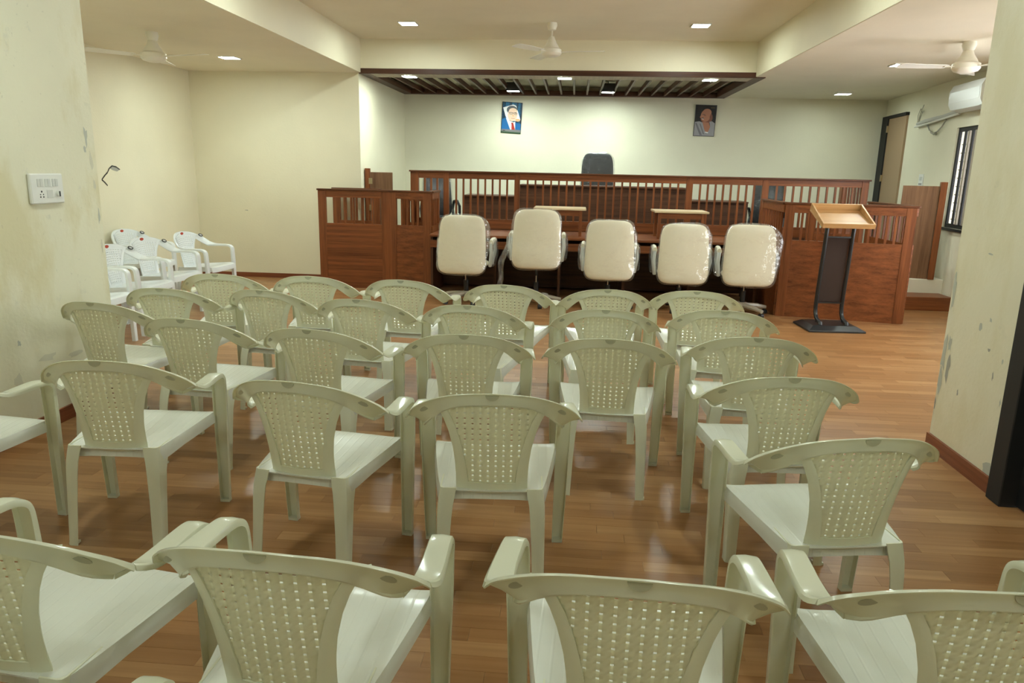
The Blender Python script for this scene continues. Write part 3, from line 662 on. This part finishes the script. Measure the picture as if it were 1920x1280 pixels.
def make_chair(body, seatm, panelm, white):
    t = bpy.data.objects.new('plastic_armchair', None); COL.objects.link(t); t.empty_display_size = .1
    # backrest frame + rail
    mb = MB()
    mb.loops(strip(RAIL, -1, 14)[:0:-1]+strip(RAIL, 1, 14))
    rail = mb
    fr = MB(); nz = 16
    def side(s):
        def f(u, v):
            z = .402+(.748-.402)*v; xi, xo = lin(XI, z), lin(XO, z)
            if z > ztop(xi): pass
            x = xi+(xo-xi)*u; return S(s*x, z, -.003*math.sin(math.pi*u))
        return f
    fr.grid(side(1), 5, nz); fr.grid(side(-1), 5, nz)
    fr.grid(lambda u, v: S((u*2-1)*.088, .398+.006*(u*2-1)**2*0+.041*v, -.002*math.sin(math.pi*v)), 8, 3)
    # strip under the rail, between rail and woven panel
    fr.grid(lambda u, v: S((u*2-1)*.180, ztop((u*2-1)*.180)-.004+v*(.030-.4*((u*2-1)*.18)**2), .0), 16, 2)
    me = fr.mesh('backrest', body, smooth=True, solid=.005)
    bm = bmesh.new(); bm.from_mesh(me); me2 = rail.mesh('backrest', body, smooth=True); bm.from_mesh(me2); bm.to_mesh(me); bm.free()
    me.polygons.foreach_set('use_smooth', [True]*len(me.polygons)); me.set_sharp_from_angle(angle=math.radians(40))
    o = bpy.data.objects.new('backrest', me); COL.objects.link(o); o.parent = t
    # woven panel with real holes
    mb = MB(); nc, nr, pitch = 12, 15, .0278
    cu = [0, .37, .63]; cv = [0, .36, .64]
    us = [(i+c-nc/2)*pitch for i in range(nc) for c in cu]+[nc/2*pitch]; vs_ = [(j+c)/nr for j in range(nr) for c in cv]+[1]
    idx = {}; vv = []; clamped = set()
    def P_(i, j):
        if (i, j) not in idx:
            v = vs_[j]; ci, cj = i % 3, j % 3; ii, jj = i//3, j//3
            d = .0045
            if ci == 0 and cj == 0: d -= .0005
            elif ci == 0: d += -.0034 if (ii+jj) % 2 else -.0022      # strip bulges between the columns of holes
            elif cj == 0: d += .0022
            else: d += .0010
            z0 = .436; x = us[i]
            for _ in range(3):
                z = z0+v*(ztop(x)-z0); lim = lin(XI, z)*1.012; x = max(-lim, min(lim, us[i]))
            if abs(x-us[i]) > 1e-6: clamped.add((i, j))
            idx[(i, j)] = len(vv); vv.append(S(x, z, d))
        return idx[(i, j)]
    fa, fb = [], []
    for j in range(len(vs_)-1):
        for i in range(len(us)-1):
            q = (P_(i, j), P_(i+1, j), P_(i+1, j+1), P_(i, j+1)); cl = [k in clamped for k in ((i, j), (i+1, j), (i+1, j+1), (i, j+1))]
            if all(cl): continue
            if i % 3 == 1 and j % 3 == 1 and not any(cl): continue
            (fb if i % 3 == 1 and not any(cl) else fa).append(q)
    o0 = len(mb.v); mb.add(vv, fa); mb.f += [list(q) for q in fb]; mb.mi += [1]*len(fb)
    mb.build('woven_panel', [panelm, panelm if white else 'chair_thin_plastic'], t, smooth='all', solid=.0022)
    # seat
    mb = MB()
    hwid = lambda v: .184+.062*min(1, v*1.15)**.8
    def zs(u, v): return .412+.030*v-.011*(1-(2*u-1)**2)*math.sin(math.pi*min(1, v*1.05))-.012*max(0, (v-.86)/.14)**2+.006*max(0, abs(2*u-1)-.8)/.2
    ys = lambda v: -.205+.43*v
    nu, nv = 14, 14
    mb.grid(lambda u, v: ((2*u-1)*hwid(v), ys(v)+.012*(1-(2*u-1)**2)*(v-.3), zs(u, v)), nu, nv)
    for s, u in ((-1, 0), (1, 1)):
        def ap(a_, b_): return (s*(hwid(a_)+.006*min(1, b_*3)), ys(a_), zs(u, a_)-b_*(.050+.03*max(0, .35-a_)))
        mb.grid(ap, nv, 3)
    mb.grid(lambda u, v: ((2*u-1)*(hwid(1)+.006*v), ys(1)+.012*(1-(2*u-1)**2)*.7+.010*math.sin(v*1.6), zs(u, 1)-v*.052), nu, 3)
    mb.grid(lambda u, v: ((2*u-1)*hwid(0), ys(0)+.022-.006*v-.0036*(1-(2*u-1)**2), zs(u, 0)-v*(.052-.012*(1-(2*u-1)**4))), nu, 2)
    mb.build('seat', seatm, t, smooth=True, solid=.004)
    # arms and legs
    for s in (1, -1):
        mb = MB(); mb.loops(strip(ARM, s, 26)); mb.build('armrest', body, t, smooth=True)
        mb = MB(); mb.loops(strip(LEG, s, 8)); mb.box(s*.27-.021, .187, 0, s*.27+.021, .217, .012); mb.build('leg', body, t, smooth=True)
    for s in (1, -1):
        mb = MB(); ls = []
        for z, cx, cyy, A, Bq in ((.422, .188, -.212, .060, .125), (.395, .192, -.217, .060, .098), (.36, .196, -.224, .057, .072), (.31, .198, -.230, .054, .056), (.20, .199, -.240, .048, .048), (.02, .200, -.258, .042, .042), (0, .201, -.26, .043, .044)):
            c = V((cx, cyy, z)); prof = [(-A, .002), (-A*.5, 0), (-.014, 0), (-.004, -.004), (0, -.014), (0, -Bq*.6), (0, -Bq), (-.005, -Bq), (-.005, -.017), (-.017, -.005), (-A*.5, -.005), (-A, -.003)]
            ls.append([V((s*(c.x+a_), c.y-b_, c.z)) for a_, b_ in prof])
        mb.loops(ls); mb.box(s*.180-.018, -.255, 0, s*.185+.018, -.225, .010); mb.build('leg', body, t, smooth=True)
    # moulded recess marks on the back of the rail
    def mark(cx, cz, cyy, a_, b_, half, tilt):
        ps = []; nn = 12; rng = range(nn+1) if half else range(nn)
        for i in rng:
            q = math.pi+math.pi*i/nn if half else 2*math.pi*i/nn
            x, z = a_*math.cos(q), b_*math.sin(q)
            ps.append((cx+x*math.cos(tilt)-z*math.sin(tilt), cyy+1.25*(2*cx*x)*.8, cz+x*math.sin(tilt)+z*math.cos(tilt)))
        mb = MB(); mb.loops([ps, [(p[0], p[1]+.002, p[2]) for p in ps]]); return mb
    if not white:
        mark(0, .792, -.2680, .024, .019, True, 0).build('moulded_recess', 'chair_mark', t)
        for s in (1, -1): mark(s*.247, .710, -.1800, .020, .008, False, -s*.62).build('moulded_recess', 'chair_mark', t)
    else:
        mb = MB(); mb.loops([[(.028*math.cos(q*.5236), -.2515, .776+.015*math.sin(q*.5236)) for q in range(12)], [(.028*math.cos(q*.5236), -.2545, .776+.015*math.sin(q*.5236)) for q in range(12)]]); mb.build('sticker', 'sticker_red', t)
        P0 = V((-.232, -.170, .741)); N_ = V((.42, .62, .40)).normalized(); U_ = V((-.62, .60, -.38)); U_ = (U_-N_*U_.dot(N_)).normalized(); Q_ = N_.cross(U_)
        mb = MB(); mb.loops([[P0+N_*.010+U_*.026*math.cos(q*.5236)+Q_*.017*math.sin(q*.5236) for q in range(12)], [P0+N_*.003+U_*.026*math.cos(q*.5236)+Q_*.017*math.sin(q*.5236) for q in range(12)]]); mb.build('sticker', 'sticker_black', t)
        mb = MB(); mb.loops([[P0+N_*.0108+U_*.015*math.cos(q*.5236)+Q_*.007*math.sin(q*.5236) for q in range(12)], [P0+N_*.0095+U_*.015*math.cos(q*.5236)+Q_*.007*math.sin(q*.5236) for q in range(12)]]); mb.build('sticker_emblem', 'sticker_silver', t)
    return t
cream = make_chair('chair_plastic', 'chair_seat_plastic', 'chair_panel_plastic', False)
white = make_chair('chair_white', 'chair_white', 'chair_white', True)
GC, GW = 'cream plastic armchairs in rows', 'white plastic armchairs by the left wall'
R = 'cream plastic armchair, %s'
CHAIRS = [
 ('front', -1.255, 1.567, -7, R % 'cut off at the lower left corner, leftmost in the nearest row'),
 ('front', -.597, 1.552, -2.5, R % 'second from left in the nearest row'),
 ('front', .164, 1.54, -2.3, R % 'nearest row centre, alone beside a gap on its left'),
 ('front', .871, 1.579, 1.5, R % 'cut off at the lower right corner of the picture'),
 ('front', -1.033, .972, -6, R % 'only an armrest tip showing at the bottom edge'),
 ('second', -2.525, 2.70, -6, R % 'cut off at the left edge beside the stained wall'),
 ('second', -1.845, 2.878, 3.0, R % 'second row from the camera, whole chair nearest the stained wall'),
 ('second', -.96, 2.715, -7.9, R % 'second row from the camera, turned slightly right, left of centre'),
 ('second', -.274, 2.676, 4.0, R % 'second row from the camera, in the centre of the picture'),
 ('second', .868, 2.405, 9.8, R % 'turned left at the right end of the second row'),
 ('second', .858, 3.069, 3.4, R % 'just beyond the turned chair at the right side'),
 ('third', -2.594, 4.03, -7.2, R % 'third row from the camera, leftmost against the pillar edge'),
 ('third', -1.899, 3.697, -6.4, R % 'third row from the camera, second from the left'),
 ('third', -1.201, 3.571, -8.3, R % 'third row from the camera, third from the left'),
 ('third', -.497, 3.589, 1.4, R % 'third row from the camera, fourth from the left'),
 ('third', .203, 3.614, -2.3, R % 'third row from the camera, with clear floor before its right legs'),
 ('third', .917, 3.774, -2.7, R % 'third row from the camera, at its right end'),
 ('fourth', -2.52, 4.55, -2, R % 'fourth row from the camera, leftmost'),
 ('fourth', -1.873, 4.61, -10.2, R % 'fourth row from the camera, second from the left'),
 ('fourth', -1.219, 4.411, -6.4, R % 'fourth row from the camera, third from the left'),
 ('fourth', -.552, 4.345, -6.7, R % 'fourth row from the camera, fourth from the left'),
 ('fourth', .208, 4.368, -1.2, R % 'fourth row from the camera, fifth from the left'),
 ('fourth', .917, 4.466, -7.5, R % 'fourth row from the camera, at its right end'),
 ('fifth', -2.512, 5.215, 2.5, R % 'far row, leftmost beside the white chairs'),
 ('fifth', -1.837, 5.251, -.8, R % 'far row, before the left witness box'),
 ('fifth', -1.146, 5.219, -6.2, R % 'far row, before the leftmost office chair'),
 ('fifth', -.418, 5.15, -7.0, R % 'far row, before the tallest office chair'),
 ('fifth', .230, 5.10, 3, R % 'far row, before the middle office chair'),
 ('fifth', .866, 5.165, -6.8, R % 'far row, at its right end')]
for i, (row, x, y, a_, lab) in enumerate(CHAIRS):
    o = cream if i == 0 else copy_tree(cream)
    o.location = (x, y, 0); o.rotation_euler = (0, 0, math.radians(a_)); tag(o, lab, 'chair', GC)
WH = [(-4.148, 7.995, -93.5, 'white plastic armchair with stickers, rightmost and farthest along the left wall'),
      (-4.19, 7.25, -98, 'white plastic armchair with stickers, second from the back in the wall row'),
      (-4.082, 6.541, -90, 'white plastic armchair with stickers, backrest cut by the pillar edge'),
      (-4.921, 8.087, -95.4, 'white plastic armchair in the row behind, closest to the left wall'),
      (-4.045, 5.80, -88, 'white plastic armchair mostly behind the stained pillar, only seat and arm showing'),
      (-4.90, 7.0, -92, 'white plastic armchair behind the others, only an armrest showing at the pillar edge')]
for i, (x, y, a_, lab) in enumerate(WH):
    o = white if i == 0 else copy_tree(white)
    o.location = (x, y, 0); o.rotation_euler = (0, 0, math.radians(a_)); tag(o, lab, 'chair', GW)

# ------------------------------------------------------------------ portraits
def portrait(label, cx, cz, w_, h_, rot, kind):
    t = thing('portrait', label, 'picture', (cx, 12.73, cz)); t.rotation_euler = (math.radians(4), math.radians(rot), 0)
    # frame: four dark slips
    hw, hh = w_/2, h_/2
    mb = MB(); mb.box(-hw, -.028, -hh, -hw+.008, -.008, hh); mb.box(hw-.008, -.028, -hh, hw, -.008, hh); mb.box(-hw+.008, -.028, hh-.008, hw-.008, -.008, hh); mb.box(-hw+.008, -.028, -hh, hw-.008, -.008, -hh+.008)
    mb.build('frame', 'black_plastic', t)
    mats = ['p_blue', 'p_white', 'p_skin', 'p_hair', 'p_suit', 'p_red', 'p_dark', 'p_brown', 'p_brown2', 'p_cloth', 'p_cloth2', 'p_green', 'p_peach', 'p_grey', 'p_line', 'p_gold']
    mb = MB(); lay = [0]
    def put(mat, pts):   # pts in 0..1 from the lower left
        mb.cur = mats.index(mat); y = -.024-.00035*lay[0]; lay[0] += 1
        mb.poly([(-hw+.006+(w_-.012)*u, y, -hh+.006+(h_-.012)*v) for u, v in pts])
    def ell(mat, u, v, a_, b_, a0=0, a1=360, n=20, tilt=0):
        ct, st = math.cos(tilt), math.sin(tilt); ps = []
        for i in range(n+(1 if a1-a0 < 360 else 0)):
            q = math.radians(a0+(a1-a0)*i/n); x, z = a_*math.cos(q), b_*math.sin(q); ps.append((u+x*ct-z*st*1.5, v+x*st/1.5+z*ct))
        put(mat, ps)
    if kind == 1:
        put('p_blue', [(0, 0), (1, 0), (1, 1), (0, 1)])
        put('p_white', [(.03, .82), (.55, .94), (.70, .90), (.96, .46), (.80, .40), (.30, .42), (.18, .55)])
        ell('p_peach', .82, .44, .13, .045)
        put('p_suit', [(0, .12), (0, .44), (.20, .50), (.50, .12)]); put('p_suit', [(.66, .12), (.66, .38), (1, .32), (1, .12)])
        put('p_white', [(.20, .50), (.34, .42), (.60, .36), (.70, .38), (.72, .12), (.46, .12)])
        ell('p_hair', .50, .76, .275, .135, 0, 360)
        ell('p_skin', .54, .60, .25, .21); ell('p_skin', .555, .72, .215, .105)
        put('p_hair', [(.26, .70), (.31, .66), (.34, .78), (.29, .80)])
        for u in (.46, .69): ell('p_line', u, .645, .095, .038); ell('p_skin', u, .643, .075, .027); ell('p_line', u, .645, .022, .010)
        put('p_line', [(.33, .672), (.78, .658), (.78, .667), (.33, .682)])
        put('p_peach', [(.56, .63), (.62, .55), (.53, .55)]); put('p_red', [(.47, .492), (.68, .488), (.66, .478), (.49, .480)])
        put('p_red', [(.50, .345), (.60, .345), (.64, .27), (.72, .12), (.53, .12), (.52, .28)])
        put('p_grey', [(0, .04), (1, .04), (1, .12), (0, .12)]); put('p_green', [(0, 0), (1, 0), (1, .04), (0, .05)])
        put('p_dark', [(.08, .066), (.20, .066), (.20, .084), (.08, .084)])
    else:
        put('p_dark', [(0, 0), (1, 0), (1, 1), (0, 1)])
        ell('p_gold', .82, .925, .10, .014); ell('p_dark', .82, .925, .06, .007)
        ell('p_brown2', .56, .60, .30, .20)
        put('p_brown', [(.38, .46), (.70, .44), (.78, .30), (.70, .10), (.52, .10), (.42, .3)])
        ell('p_brown', .50, .66, .235, .20); ell('p_brown', .56, .77, .215, .12); ell('p_brown2', .76, .625, .055, .06)
        put('p_brown', [(.28, .69), (.22, .60), (.33, .58)])
        put('p_cloth', [(0, 0), (1, 0), (1, .42), (.84, .49), (.72, .47), (.78, .30), (.70, .14), (.58, .12), (.50, .22), (.38, .44), (.22, .475), (0, .45)])
        put('p_cloth2', [(.02, .42), (.10, .42), (.42, .02), (.30, .02)]); put('p_cloth2', [(.24, .40), (.29, .40), (.52, .06), (.46, .06)]); put('p_white', [(.52, .12), (.70, .09), (.72, .12), (.58, .14)])
        put('p_line', [(.32, .70), (.48, .685), (.48, .70), (.33, .715)]); put('p_line', [(.30, .575), (.44, .565), (.42, .59), (.32, .60)])
        put('p_white', [(.32, .55), (.43, .545), (.42, .556), (.33, .560)]); put('p_brown2', [(.42, .665), (.52, .66), (.50, .68), (.43, .685)])
    mb.build('print', mats, t); 
    B(-hw+.004, -.024, -hh+.004, hw-.004, -.002, hh-.004).build('backing', 'black_plastic', t)
portrait('portrait of a person with glasses in a blue suit and red tie', -1.096, 2.40, .335, .50, 3, 1)
portrait('portrait of a person in a pale draped shawl on dark background', 2.072, 2.405, .338, .49, 1.0, 2)

# ------------------------------------------------------------------ switchboards
t = thing('switchboard', 'large white switch and socket plate on the stained left pillar', 'switch', (-3.06, 4.10, 1.39), math.radians(90))
def pt(x0, z0, x1, z1, y0, y1): return B(x0, -y1, z0, x1, -y0, z1)
pt(-.135, -.085, .135, .085, 0, .022).build('plate', 'white_plastic', t, bevel=.006)
for i in range(3):
    for k in (0, 1): pt(-.085+i*.062+k*.024, .012, -.085+i*.062+k*.024+.022, .055, .022, .0255).build('switch', 'switch_grey', t, bevel=.001)
pt(-.012, -.052, .035, -.008, .022, .024).build('socket_plate', 'switch_grey', t)
mb = MB()
for x, z, r in ((-.055, -.016, .006), (-.067, -.032, .004), (-.043, -.032, .004), (-.067, -.046, .005), (-.043, -.046, .005)): mb.loops([[(x+r*math.cos(q*.7854), -.0222, z+r*math.sin(q*.7854)) for q in range(8)], [(x+r*math.cos(q*.7854), -.0228, z+r*math.sin(q*.7854)) for q in range(8)]])
o = mb.build('socket_holes', 'hole_black', t); o['kind'] = 'stuff'
MB().loops([[(.078+.018*math.cos(q*.524), -.022, -.03+.018*math.sin(q*.524)) for q in range(12)], [(.078+.015*math.cos(q*.524), -.034, -.03+.015*math.sin(q*.524)) for q in range(12)]]).build('dimmer_knob', 'white_plastic', t, smooth=True)
mb = MB(); mb.obox((.074, -.036, -.046), (.010, 0, .0), (0, .003, 0), (0, 0, .030)); mb.build('knob_pointer', 'hole_black', t)
def onwall(name, label, cat_, u, z): 
    return thing(name, label, cat_, tuple(RO+RD*u+V((0, 0, z))), math.atan2(RD.y, RD.x)+math.pi)
t = onwall('socket', 'small white socket on the right wall above the open gate', 'socket', 2.0, 1.53)
B(-.08, 0, -.085, .08, .012, .085).build('plate', 'white_plastic', t, bevel=.003)
mb = MB()
for x in (-.05, -.01, .03): mb.box(x, .0125, -.06, x+.016, .0135, -.035)
o = mb.build('socket_holes', 'hole_black', t); o['kind'] = 'stuff'
for i in (0, 1): B(-.05+.05*i, .012, .0, -.01+.05*i, .016, .05).build('switch', 'switch_grey', t)
# ------------------------------------------------------------------ air conditioner, its pipe and cables
def W3(u, n_, z): return RO+RD*u-RN*n_+V((0, 0, z))
t = thing('air_conditioner', 'white split air conditioner high on the right wall above the window', 'air conditioner')
prof = [(0, 2.35), (.06, 2.335), (.17, 2.36), (.20, 2.42), (.205, 2.56), (.17, 2.635), (.10, 2.65), (0, 2.65)]
MB().loops([[W3(u, n_, z) for n_, z in prof] for u in (3.14, 3.15, 4.02, 4.03)]).build('case', 'ac_white', t, smooth=True)
mb = MB(); mb.loops([[W3(u, n_, z) for n_, z in ((.07, 2.334), (.175, 2.358), (.178, 2.352), (.07, 2.326))] for u in (3.20, 3.98)]); mb.build('louvre', 'switch_grey', t)
MB().loops([[W3(u, n_, z) for n_, z in ((.203, 2.43), (.209, 2.55), (.207, 2.55), (.20, 2.43))] for u in (3.18, 4.00)]).build('front_cover', 'ac_white', t)
mb = MB(); mb.tube([W3(u, .03, z) for u, z in ((1.62, 2.30), (1.9, 2.315), (2.2, 2.325), (2.5, 2.325), (2.8, 2.345), (3.1, 2.37))], [.02, .03, .028, .032, .03, .03], 8)
tag(mb.build('insulated_pipe', 'pipe_wrap', smooth=True), 'grey wrapped pipe running along the right wall to the air conditioner', 'pipe')
mb = MB(); mb.tube([W3(u, .045, z) for u, z in ((1.58, 2.265), (2.0, 2.275), (2.5, 2.30), (3.1, 2.33))], .014, 8)
tag(mb.build('drain_hose', 'white_plastic', smooth=True), 'thin white hose under the wrapped pipe on the right wall', 'hose')
mb = MB(); mb.tube([W3(u, .03, z) for u, z in ((2.0, 2.28), (2.12, 2.19), (2.28, 2.14), (2.42, 2.16), (2.55, 2.21), (2.66, 2.29))], .009, 6); mb.tube([W3(u, .03, z) for u, z in ((2.20, 2.16), (2.3, 2.135), (2.36, 2.14))], .018, 6)
tag(mb.build('loose_cable', 'cable_grey', smooth=True), 'grey cable sagging in a loop below the wrapped pipe', 'cable')
mb = MB()
mb.tube([W3(u, .03, z) for u, z in ((1.62, 2.30), (1.60, 2.42), (1.68, 2.50), (1.75, 2.44), (1.70, 2.36))], .005, 6); mb.tube([W3(u, .035, z) for u, z in ((1.66, 2.30), (1.70, 2.44), (1.80, 2.54))], .005, 6); mb.tube([W3(u, .035, z) for u, z in ((1.70, 2.31), (1.72, 2.40), (1.82, 2.46))], .005, 6)
o = tag(mb.build('wire_ends', 'cable_grey', smooth=True), 'tangle of thin wire ends sticking up at the end of the wrapped pipe', 'wires'); o['kind'] = 'stuff'
# a twig on the floor
mb = MB(); mb.tube([(-1.02, 2.985, .004), (-.98, 2.965, .006), (-.93, 2.945, .004)], [.003, .006, .002], 5)
tag(mb.build('leaf_litter', 'p_green', smooth=True), 'small dry green leaf scrap on the floor beside a chair leg', 'leaf')
